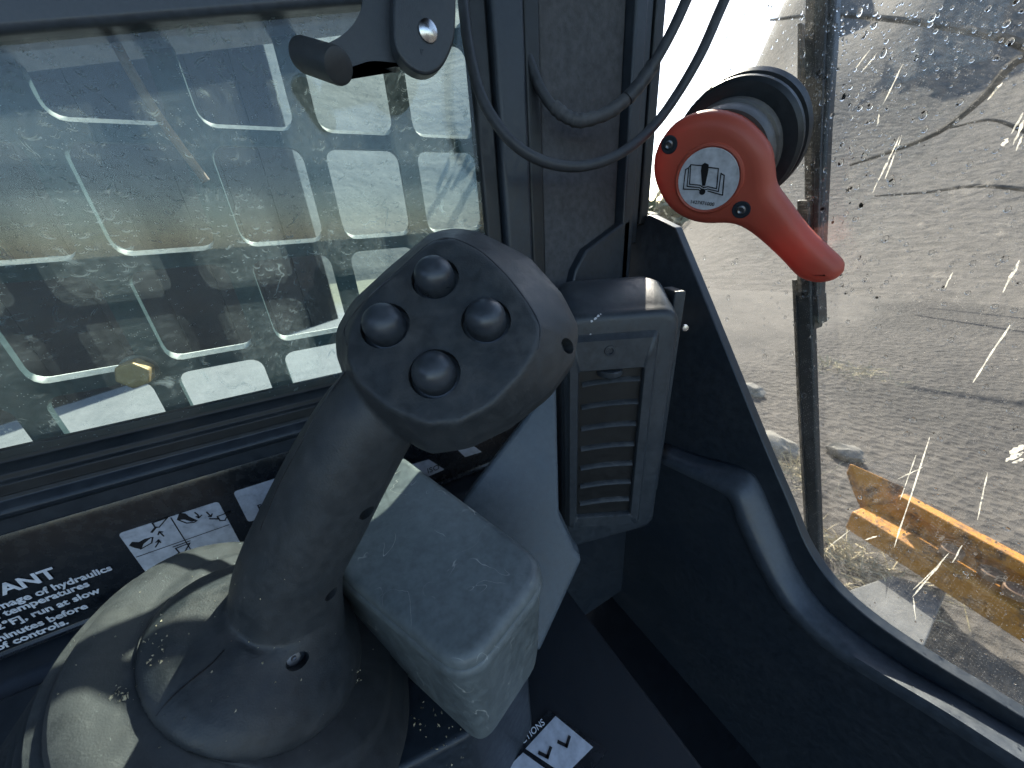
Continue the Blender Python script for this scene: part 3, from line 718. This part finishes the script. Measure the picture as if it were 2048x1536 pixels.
# ------------------------------------------------------------------ air vent
vt = thing('air_vent', 'dark grey air vent housing with a slatted outlet in the corner', 'vent', (-.25, .26, -.3))
Af = at(1128, 640, .001); r_ = Vector(ray(1128, 640))
V0 = ony(1122, 632, .190); V1 = Vector(ray(1368, 614)); V1 = V1 * (V0.z / V1.z)      # front top corners at one height
vx = (V1 - V0); vx.z = 0; WV = vx.length; vx.normalize(); vn = Vector((vx.y, -vx.x, 0))   # vn points to the operator
def vp(u, z, o=0): return V0 + vx * u + Vector((0, 0, z)) + vn * o
def vuz(px, py):                     # point of the front face hit by a sight line -> (u, z)
    p = onp(px, py, V0, vn); return (p - V0).dot(vx), p.z - V0.z
uB, zB = vuz(1340, 1052); uL, zL = vuz(1118, 1015)
H = -zB
side = [(.0, .0), (WV, 0), (WV, -H), (WV * .55, -H - .018), (0, -H - .03)]
# body: front face pushed back, with a top that rises to the rear
def vring(ins, o, dz=0, lift=0):
    pts = [(0 + ins, -ins + lift), (WV - ins, -ins + lift), (WV - ins, -H + ins), (WV * .5, -H - .015 + ins), (0 + ins, -H - .03 + ins)]
    return corner_round([vp(u, z, o) for u, z in pts], [.019, .019, .015, .012, .010], 6)
loft('housing', [vring(.008, 0), vring(.0042, -.0008), vring(.0012, -.0034), vring(0, -.0078), vring(0, -.012, lift=.003), vring(0, -.045, lift=.020), vring(.003, -.060, lift=.024)], M['vent'], vt, ang=60)
def vquad(u0, u1, z0, z1, o, r=.005): return corner_round([vp(u0, z0, o), vp(u1, z0, o), vp(u1, z1, o), vp(u0, z1, o)], [r] * 4, 4)
b0 = vuz(1128, 665); b1 = vuz(1318, 668); b2 = vuz(1302, 1040)
bu0, bu1, bz0, bz1 = b0[0], b1[0], (b0[1] + b1[1]) / 2, b2[1]
g0 = vuz(1155, 735); g1 = vuz(1283, 735); g2 = vuz(1278, 1018)
gu0, gu1, gz0, gz1 = g0[0], g1[0], (g0[1] + g1[1]) / 2, g2[1]
def framed(name, oq, iq, o0, o1, mat, par, dep=.02):
    """rectangular frame: outer/inner rounded quads, raised from o0 to o1"""
    R = [vquad(*oq, o0), vquad(*oq, o0 + .0012), vquad(oq[0] + .0012, oq[1] - .0012, oq[2] - .0012, oq[3] + .0012, o0 + .0022), vquad(oq[0] + .0045, oq[1] - .0045, oq[2] - .0045, oq[3] + .0045, o1), vquad(iq[0] - .001, iq[1] + .001, iq[2] + .001, iq[3] - .001, o1, .003), vquad(*iq, o1 - .0012, .002), vquad(*iq, o0 + .0003, .002)]
    return loft(name, R, mat, par, cap=False, ang=50)
bez = framed('bezel', (bu0, bu1, bz0, bz1), (gu0, gu1, gz0, gz1), 0, .0070, M['vent'], vt)
prism('outlet_shade', vquad(gu0, gu1, gz0, gz1, .0004, .002), vn * .0002, M['ventshade'], vt)  # near-black sheet paints the shade between the slats; the housing behind is solid
ns = 7
for i in range(ns):
    z = gz0 + (gz1 - gz0) * (i + .75) / (ns + .3)
    L0 = gu0 + .004; L1 = gu1 - .0015
    R = []
    for s in (0, .25, .5, .75, 1):
        u = L0 + (L1 - L0) * s; zz = z + .0022 * s + .0016 * math.sin(s * math.pi)
        R.append([vp(u, zz + .0060, .0006), vp(u, zz + .0046, .0030), vp(u, zz + .0022, .0046), vp(u, zz + .0014, .0045), vp(u, zz + .0036, .0028), vp(u, zz + .0048, .0006)])
    loft('slat', R, M['slat'], bez, ang=40)
wz = gz0 - .004
lathe('thumb_wheel', vp((gu0 + gu1) / 2, gz0 - .001, -.001), UPZ, [(-.006, .001), (-.006, .0120), (-.004, .0128), (-.001, .0128), (.000, .012), (.000, .001)], M['vent'], bez, N=48)
sc_ = vuz(1216, 697); lathe('screw', vp(sc_[0], sc_[1], .0068), vn, [(0, .0055), (.0012, .0052), (.0014, .003), (.0004, .0025), (.0004, .0002)], M['trim'], bez, N=20)
pf0 = vp(WV + .001, .012, -.030); pf1 = vp(WV + .012, .012, -.030)
prism('rear_flange', [vp(WV + .0005, .010, -.022), vp(WV + .012, .010, -.022), vp(WV + .010, -H * .86, -.022), vp(WV + .0005, -H * .86, -.022)], vn * -.03, M['vent'], vt, bevel=.002)
lathe('screw', vp(WV + .014, -.026, -.022), vn, [(0, .002), (.002, .0035), (.004, .003), (.0045, .0002)], M['steel'], vt, N=14)
# sloping duct panel running down from the vent
dk = thing('duct_panel', 'blue grey sloping duct panel below the vent, behind the grey box', 'panel', (-.24, .18, -.4))
dd = [at(1112, 750, .305), at(1040, 850, .300), at(925, 1000, .285), at(905, 1110, .283), at(1078, 1310, .272), at(1165, 1120, .300), at(1150, 1100, .306), at(1118, 1030, .306)]
c0 = sum(dd, Vector()) / len(dd); nn = c0.normalized()
dpts = []
prism('panel', [onp((ROT @ np.array(p))[0] / (ROT @ np.array(p))[2] * FPX + 1024, (ROT @ np.array(p))[1] / (ROT @ np.array(p))[2] * FPX + 768, c0, (Vector((.75, -.30, .45))).normalized()) for p in dd], Vector((-.02, .012, -.01)), M['duct'], dk, bevel=.004, seg=3)
DN = Vector((.75, -.30, .45)).normalized()
# ------------------------------------------------------------------ label low on the console front
d6 = thing('lower_instruction_decal', 'black and white instruction decal low beside the footwell', 'decal', onz(1080, 1500, -.37))
ZL = -.37
prism('backing', [onz(*p, ZL - .0006) for p in ((1098, 1420), (1215, 1500), (1130, 1620), (960, 1560))], (0, 0, -.0005), M['panel'], d6, smooth=False)
prism('sticker', [onz(*p, ZL) for p in ((1111, 1432), (1186, 1494), (1130, 1550), (1051, 1497))], (0, 0, -.0004), M['white'], d6, smooth=False)
prism('sticker', [onz(*p, ZL) for p in ((1046, 1505), (1122, 1560), (1060, 1620), (980, 1570))], (0, 0, -.0004), M['white'], d6, smooth=False)
ta, tb = onz(1000, 1532, ZL + .0002), onz(1101, 1438, ZL + .0002)
text('letters', 'INSTRUCTIONS', ta, tb - ta, Vector((-1, .4, 0)), (tb - ta).length / 7.9, M['lettering'], d6, align='LEFT', bold=0)
for px in ((1092, 1508), (1130, 1486)):
    c = onz(*px, ZL + .0003); stroke('symbol', [c + Vector((-.003, -.004, 0)), c + Vector((.002, 0, 0)), c + Vector((-.001, .005, 0))], .0022, M['ink'], d6, UPZ)
tag(box('kick_shelf', (-.25, -.12, ZL - .05), (-.02, .16, ZL - .002), M['footwell'], bevel=.004), 'dark shelf in the footwell that carries the lower decal', 'shelf')

# ------------------------------------------------------------------ orange exit lever
lv = thing('exit_lever', 'orange red lever with a round white booklet sticker on the front glass', 'lever', ony(1480, 290, .372))
LC = ony(1420, 340, .300); LB = ony(1478, 286, .352)
ln = (LC - LB).normalized()                                  # towards the operator
lu = (onp(1520, 340, LC, ln) - LC).normalized(); lvv = ln.cross(lu)
def lp(px, py, o=0): return onp(px, py, LC + ln * o, ln)
outl = [(1306, 312), (1318, 282), (1345, 250), (1385, 230), (1430, 226), (1475, 238), (1512, 268), (1536, 305), (1543, 345), (1548, 378), (1572, 412), (1612, 465), (1650, 503), (1680, 532), (1683, 550), (1668, 563), (1640, 569), (1612, 565), (1588, 552), (1558, 520), (1512, 478), (1478, 456), (1450, 450), (1410, 450), (1375, 442), (1340, 420), (1314, 382), (1304, 345)]
def lring(off, ins):
    pts = [lp(x, y) for x, y in outl]; m = len(pts); out = []
    cl = catmull(pts + [pts[0]], 3)[:-1]; m = len(cl); area = 0
    for i in range(m):
        t_ = (cl[(i + 1) % m] - cl[i - 1]).normalized(); q = t_.cross(ln)
        out.append((cl[i], q))
    sgn = 1 if out[0][1].dot(cl[0] - LC) > 0 else -1
    return [p - q * sgn * ins + ln * off for p, q in out]
loft('lever_body', [lring(-.012, .003), lring(-.011, .0008), lring(-.006, 0), lring(-.002, .0008), lring(.0012, .0028), lring(.0032, .006), lring(.0042, .010)], M['lever'], lv, ang=70)
sc = lp(1414, 361, .0052)
rs = (lp(1478, 361, .005) - sc).length
lathe('sticker_rim', sc, ln, [(-.0022, rs * 1.17), (.0000, rs * 1.12), (.0006, rs * 1.06), (-.0004, rs * 1.015), (-.0012, rs * .9)], M['lever'], lv, N=48, cap=False)
stk = lathe('sticker', sc, ln, [(-.0012, rs * 1.0), (-.0002, rs * 1.0), (0, rs * .99)], M['white'], lv, N=48)
def lz(pts): return [onp(1240 + x * .293, 150 + y * .293, sc + ln * .0003, ln) for x, y in pts]
def linkl(nm, pts, w_=.0008, closed=False): stroke(nm, lz(pts), w_, M['ink'], stk, ln, .0001, closed)
linkl('book_symbol', [(483, 612), (555, 618), (578, 635), (605, 630), (672, 638), (660, 775), (600, 762), (570, 768), (545, 752), (475, 745)], closed=True)
linkl('book_symbol', [(470, 632), (458, 760), (540, 768), (570, 785), (600, 778), (672, 795), (690, 670)])
linkl('book_symbol', [(448, 648), (432, 778), (535, 782), (560, 800)]); linkl('book_symbol', [(600, 792), (700, 820), (712, 685), (690, 672)])
linkl('book_symbol', [(432, 778), (448, 645), (470, 632), (483, 614)]); 
prism('mark_symbol', [p + ln * .0003 for p in lz([(560, 612), (580, 598), (606, 610), (604, 650), (582, 755), (562, 755), (553, 650)])], ln * -.0002, M['ink'], stk, smooth=False)
lathe('mark_symbol', lz([(562, 797)])[0], ln, [(0, .0024), (.0003, .0024)], M['ink'], stk, N=16)
up_l = (lp(1414, 300) - lp(1414, 400)).normalized()
text('letters', '1427471000', lz([(558, 885)])[0], (lp(1478, 366) - lp(1414, 361)).normalized(), up_l, .0040, M['ink'], stk, align='CENTER', bold=0)
for x, y in ((1339, 289), (1483, 419)):
    p = lp(x, y, .0040)
    rcs = lathe('screw_recess', p, ln, [(.0006, .0068), (.0009, .0060), (-.0010, .0052), (-.0020, .0002)], M['trim'], lv, N=20)
    lathe('screw', p, ln, [(-.0015, .0036), (.0012, .0034), (.0018, .0024), (.0010, .0014), (.0010, .0002)], M['dark_steel'], rcs, N=16)
BR = (lp(1543, 345) - LC).length * .96
lathe('bushing', LC, -ln, [(.010, BR * .90), (.014, BR * .93), (.020, BR * .93), (.021, BR * .90), (.023, BR * .90), (.024, BR * .95), (.030, BR * .96), (.031, BR * .91), (.034, BR * .91)], M['bushing'], lv, N=64, ang=30)
LBd = (LB - LC).length
lathe('flange', LC, -ln, [(.034, BR * .9), (.036, BR * 1.14), (.039, BR * 1.20), (.043, BR * 1.20), (.044, BR * 1.10), (.047, BR * 1.10), (.048, BR * 1.22), (.055, BR * 1.24), (.058, BR * 1.2), (.068, BR * 1.15)], M['rubber'], lv, N=64, ang=30)

# ------------------------------------------------------------------ window latch at the top
la = thing('window_latch', 'black window latch with a round knob at the top of the side window', 'latch', at(840, -40, .27))
XL = -.285
def lx(px, py, o=0): return onx(px, py, XL + o)
bp = catmull([lx(*p) for p in ((788, -60), (786, 40), (792, 95), (815, 132), (850, 149), (882, 136), (904, 95), (912, 50), (914, -60))], 4)
prism('plate', bp, (-.012, 0, 0), M['vent'], la, bevel=.002, ang=25)
lathe('rivet', lx(856, 62, .0004), NX, [(0, .0062), (.0008, .0060), (.0020, .0040), (.0024, .0002)], M['steel'], la, N=24)
armo = [(735, -50), (722, 22), (705, 52), (680, 74), (648, 90), (672, 140), (690, 152), (700, 138), (735, 122), (770, 122), (800, 138), (812, 120), (812, -50)]
ap = corner_round([lx(x, y, -.0125) for x, y in armo], [.004] * len(armo), 3)
prism('arm', ap, (-.010, 0, 0), M['vent'], la, bevel=.002, ang=25)
kA, kB = at(607, 110, .218), at(678, 133, .203)
ka = (kB - kA).normalized()
lathe('knob', kA, ka, [(-.002, .0070), (0, .0088), (.002, .0092), ((kB - kA).length - .002, .0092), ((kB - kA).length, .0086), ((kB - kA).length + .0008, .0070), ((kB - kA).length + .0006, .0002)], M['handle'], la, N=32, ang=40)
for s, px in (('I', (838, 68)), ('r', (845, 108))):
    text('mark', s, lx(px[0], px[1], .0003), FY, UPZ, .006, M['trim'], la, align='CENTER', bold=0)

# ------------------------------------------------------------------ cables
c1 = [(925, -60, .262), (928, 20, .262), (942, 120, .264), (968, 205, .268), (1020, 280, .275), (1085, 322, .284), (1160, 333, .292), (1235, 310, .298), (1300, 260, .302), (1350, 195, .300), (1400, 110, .290), (1440, 20, .283), (1475, -60, .278)]
tag(tube('cable', [at(*p) for p in c1], .0042, M['cable'], N=14), 'thick black cable hanging in the longer, lower loop before the pillar', 'cable', 'cables hanging at the pillar')
c2 = [(1012, -60, 0.2960), (1030, 40, 0.2980), (1058, 120, 0.3020), (1085, 185, 0.3060), (1118, 224, 0.3080), (1165, 241, 0.3080), (1215, 226, 0.3060), (1262, 190, 0.3000), (1300, 140, 0.2940), (1345, 60, 0.2860), (1390, -40, 0.2780)]
cb2 = thing('cable', 'dark cable with a grey sheathed bend hanging in the shorter upper loop', 'cable', at(1165, 241, .33), group='cables hanging at the pillar')
tube('wire', [at(*p) for p in c2], .0044, M['cable'], cb2, N=14)
tube('sheath', [at(*p) for p in ((1108, 214, 0.3080), (1135, 234, 0.3075), (1165, 241, 0.3075), (1215, 226, 0.3055), (1258, 194, 0.3005))], .0054, M['sheath'], cb2, N=14, rf=lambda s: 1 + .07 * math.sin(s * 55) + .04 * math.sin(s * 17))
tube('tape', [at(*p) for p in ((1255, 197, 0.3005), (1280, 168, 0.2970), (1305, 132, 0.2935))], .0058, M['cable'], cb2, N=14, rf=lambda s: 1 + .05 * math.sin(s * 20))

# ------------------------------------------------------------------ wiper outside the front glass
wp = thing('wiper', 'long black windscreen wiper standing upright outside the front glass', 'wiper', ony(1630, 1130, .40))
YW = .392
def wl_(pts, y=YW): return [ony(x, a, y) for x, a in pts]
prism('arm', wl_([(1608, -40), (1672, -40), (1668, 60), (1655, 250), (1648, 400), (1640, 600), (1618, 600), (1606, 400), (1604, 180), (1606, 60)]), (0, .012, 0), M['arm'], wp, bevel=.003)
prism('arm_rib', wl_([(1630, -40), (1655, -40), (1642, 300), (1634, 596), (1626, 596), (1628, 300)], YW - .003), (0, .004, 0), M['arm'], wp, bevel=.001)
prism('spring_cover', wl_([(1594, 45), (1603, 45), (1601, 210), (1593, 208)], YW), (0, .01, 0), M['arm'], wp, bevel=.001)
prism('blade_holder', wl_([(1590, 590), (1636, 590), (1638, 650), (1630, 640), (1628, 660), (1594, 655)], YW - .004), (0, .016, 0), M['arm'], wp, bevel=.002)
prism('blade', wl_([(1592, 400), (1618, 400), (1624, 660), (1632, 900), (1642, 1160), (1622, 1160), (1606, 900), (1592, 660)], YW - .006), (0, .010, 0), M['rubber'], wp, bevel=.002)
prism('blade_lip', wl_([(1584, 560), (1590, 560), (1600, 800), (1616, 1080), (1610, 1080), (1594, 800)], YW - .008), (0, .006, 0), M['rubber'], wp)

# ------------------------------------------------------------------ drops and scuffs on the front glass
bm = bmesh.new(); rr = random.Random(11)
def drop(x, z, r, asp):
    N = 10; rows = []
    for k, (h, s) in enumerate(((0, 1), (.28, .92), (.5, .70), (.62, .38))):
        rows.append([bm.verts.new((x + r * s * math.cos(2 * math.pi * i / N), .3770 + r * h * .75 - (0 if k else .0), z + r * s * asp * math.sin(2 * math.pi * i / N) - (r * asp * .15 * h))) for i in range(N)])
    for a_, b_ in zip(rows[:-1], rows[1:]):
        for i in range(N): bm.faces.new((a_[i], a_[(i + 1) % N], b_[(i + 1) % N], b_[i]))
    bm.faces.new(rows[0][::-1]); bm.faces.new(rows[-1])
for i in range(2600):
    px = rr.uniform(1310, 2060); py = rr.uniform(-10, 1440)
    if rr.random() < .25: px = rr.gauss(1680, 70); py = rr.uniform(0, 600)
    p = ony(px, py, .377)
    rad = min(.0020, .0003 + rr.expovariate(1 / .00034)) * (1 if py < 900 else .8)
    drop(p.x, p.z, rad, rr.uniform(1, 1.6))
bmesh.ops.recalc_face_normals(bm, faces=bm.faces)
me = bpy.data.meshes.new('water_drops'); bm.to_mesh(me); bm.free()
tag(fin('water_drops', me, M['water'], ang=80), 'rain drops on the outside of the front glass', 'water', kind='stuff')
v, f = [], []
for x0_, y0_, x1_, y1_, w_ in ((1804, 270, 1770, 358, 1.8), (1800, 272, 1745, 386, 2.5), (1806, 128, 1765, 210, 1.8), (1758, 228, 1755, 252, 2), (1740, 100, 1700, 150, 1.4), (1755, 105, 1722, 146, 1.2), (2040, 520, 2005, 585, 2.6), (1905, 545, 1888, 580, 2), (2005, 165, 1975, 200, 2), (1998, 170, 1980, 196, 1.4), (2046, 225, 2022, 268, 2), (2048, 240, 2026, 290, 2.4), (2046, 268, 2032, 302, 2), (2015, 276, 2006, 292, 4), (2020, 650, 1945, 765, 1.8), (1860, 875, 1788, 1095, 2.2), (1832, 910, 1800, 1000, 1.2), (1975, 945, 1955, 1040, 1.4), (1898, 1105, 1825, 1195, 2.2), (1890, 1118, 1826, 1180, 1.4), (1924, 1090, 1905, 1125, 1.8), (1826, 1195, 1832, 1240, 1.8), (2048, 890, 2020, 908, 5), (2048, 905, 2010, 922, 5), (2048, 918, 2022, 926, 3), (1845, 935, 1795, 958, 1.4), (1700, 1060, 1650, 1100, 1.2), (1730, 1080, 1755, 1072, 2)):
    a = ony(x0_, y0_, .3720); b = ony(x1_, y1_, .3720); d = (b - a); s = d.cross(Vector((0, 1, 0))).normalized() * (w_ * .00022); N = 6; i0 = len(v)
    for k in range(N + 1):
        t_ = k / N; j = rr.uniform(.5, 1.3) * (1 if 0 < k < N else .3); c = a + d * t_ + s * rr.uniform(-.5, .5)
        v += [c - s * j, c + s * j]
    for k in range(N): f.append((i0 + 2 * k, i0 + 2 * k + 1, i0 + 2 * k + 3, i0 + 2 * k + 2))
tag(mesh('glass_scuffs', v, f, M['scuff'], smooth=False), 'pale scratch streaks on the front glass', 'scratches', kind='stuff')

# ------------------------------------------------------------------ crumbs on the boot, paint flecks on the vent
dg = bpy.context.evaluated_depsgraph_get(); rr = random.Random(5); v, f = [], []
def crumb(px, py, r):
    h = S.ray_cast(dg, Vector((0, 0, 0)), Vector(ray(px, py)).normalized())
    if not h[0] or h[4].name not in ('boot', 'grip', 'shelf'): return
    c = h[1] + h[2] * r * .4; i = len(v)
    v.extend([c + Vector((rr.uniform(-1, 1), rr.uniform(-1, 1), rr.uniform(-1, 1))).normalized() * r * rr.uniform(.6, 1.2) for _ in range(4)])
    f.extend([(i, i + 1, i + 2), (i, i + 2, i + 3), (i, i + 3, i + 1), (i + 1, i + 3, i + 2)])
bpy.context.view_layer.update()
for _ in range(26): crumb(rr.gauss(242, 9), rr.gauss(1392, 8), rr.uniform(.0004, .001))
for _ in range(14): crumb(rr.gauss(716, 5), rr.gauss(1358, 12), rr.uniform(.0004, .0008))
for _ in range(30): crumb(rr.uniform(280, 340), rr.uniform(1230, 1330), rr.uniform(.0003, .0007))
for _ in range(70): crumb(rr.uniform(100, 830), rr.uniform(1100, 1530), rr.uniform(.0002, .0006))
for _ in range(40): crumb(rr.uniform(820, 930), rr.uniform(1400, 1530), rr.uniform(.0004, .0012))
if v: tag(mesh('crumbs', v, f, M['straw'], smooth=False), 'crumbs of dirt on the boot and console', 'dirt', kind='stuff')
for px, py, r in ((1183, 642, .0013), (1190, 637, .0016), (1196, 632, .0014), (1201, 628, .0008), (1181, 668, .0009)):
    u_, z_ = vuz(px, py); c = vp(u_, z_, .0005)
    pts = [c + vx * math.cos(a) * r * rr.uniform(.5, 1.2) + UPZ * math.sin(a) * r * rr.uniform(.4, 1.1) for a in [2 * math.pi * k / 9 for k in range(9)]]
    prism('paint_fleck', pts, vn * -.0004, M['white'], vt, smooth=False)
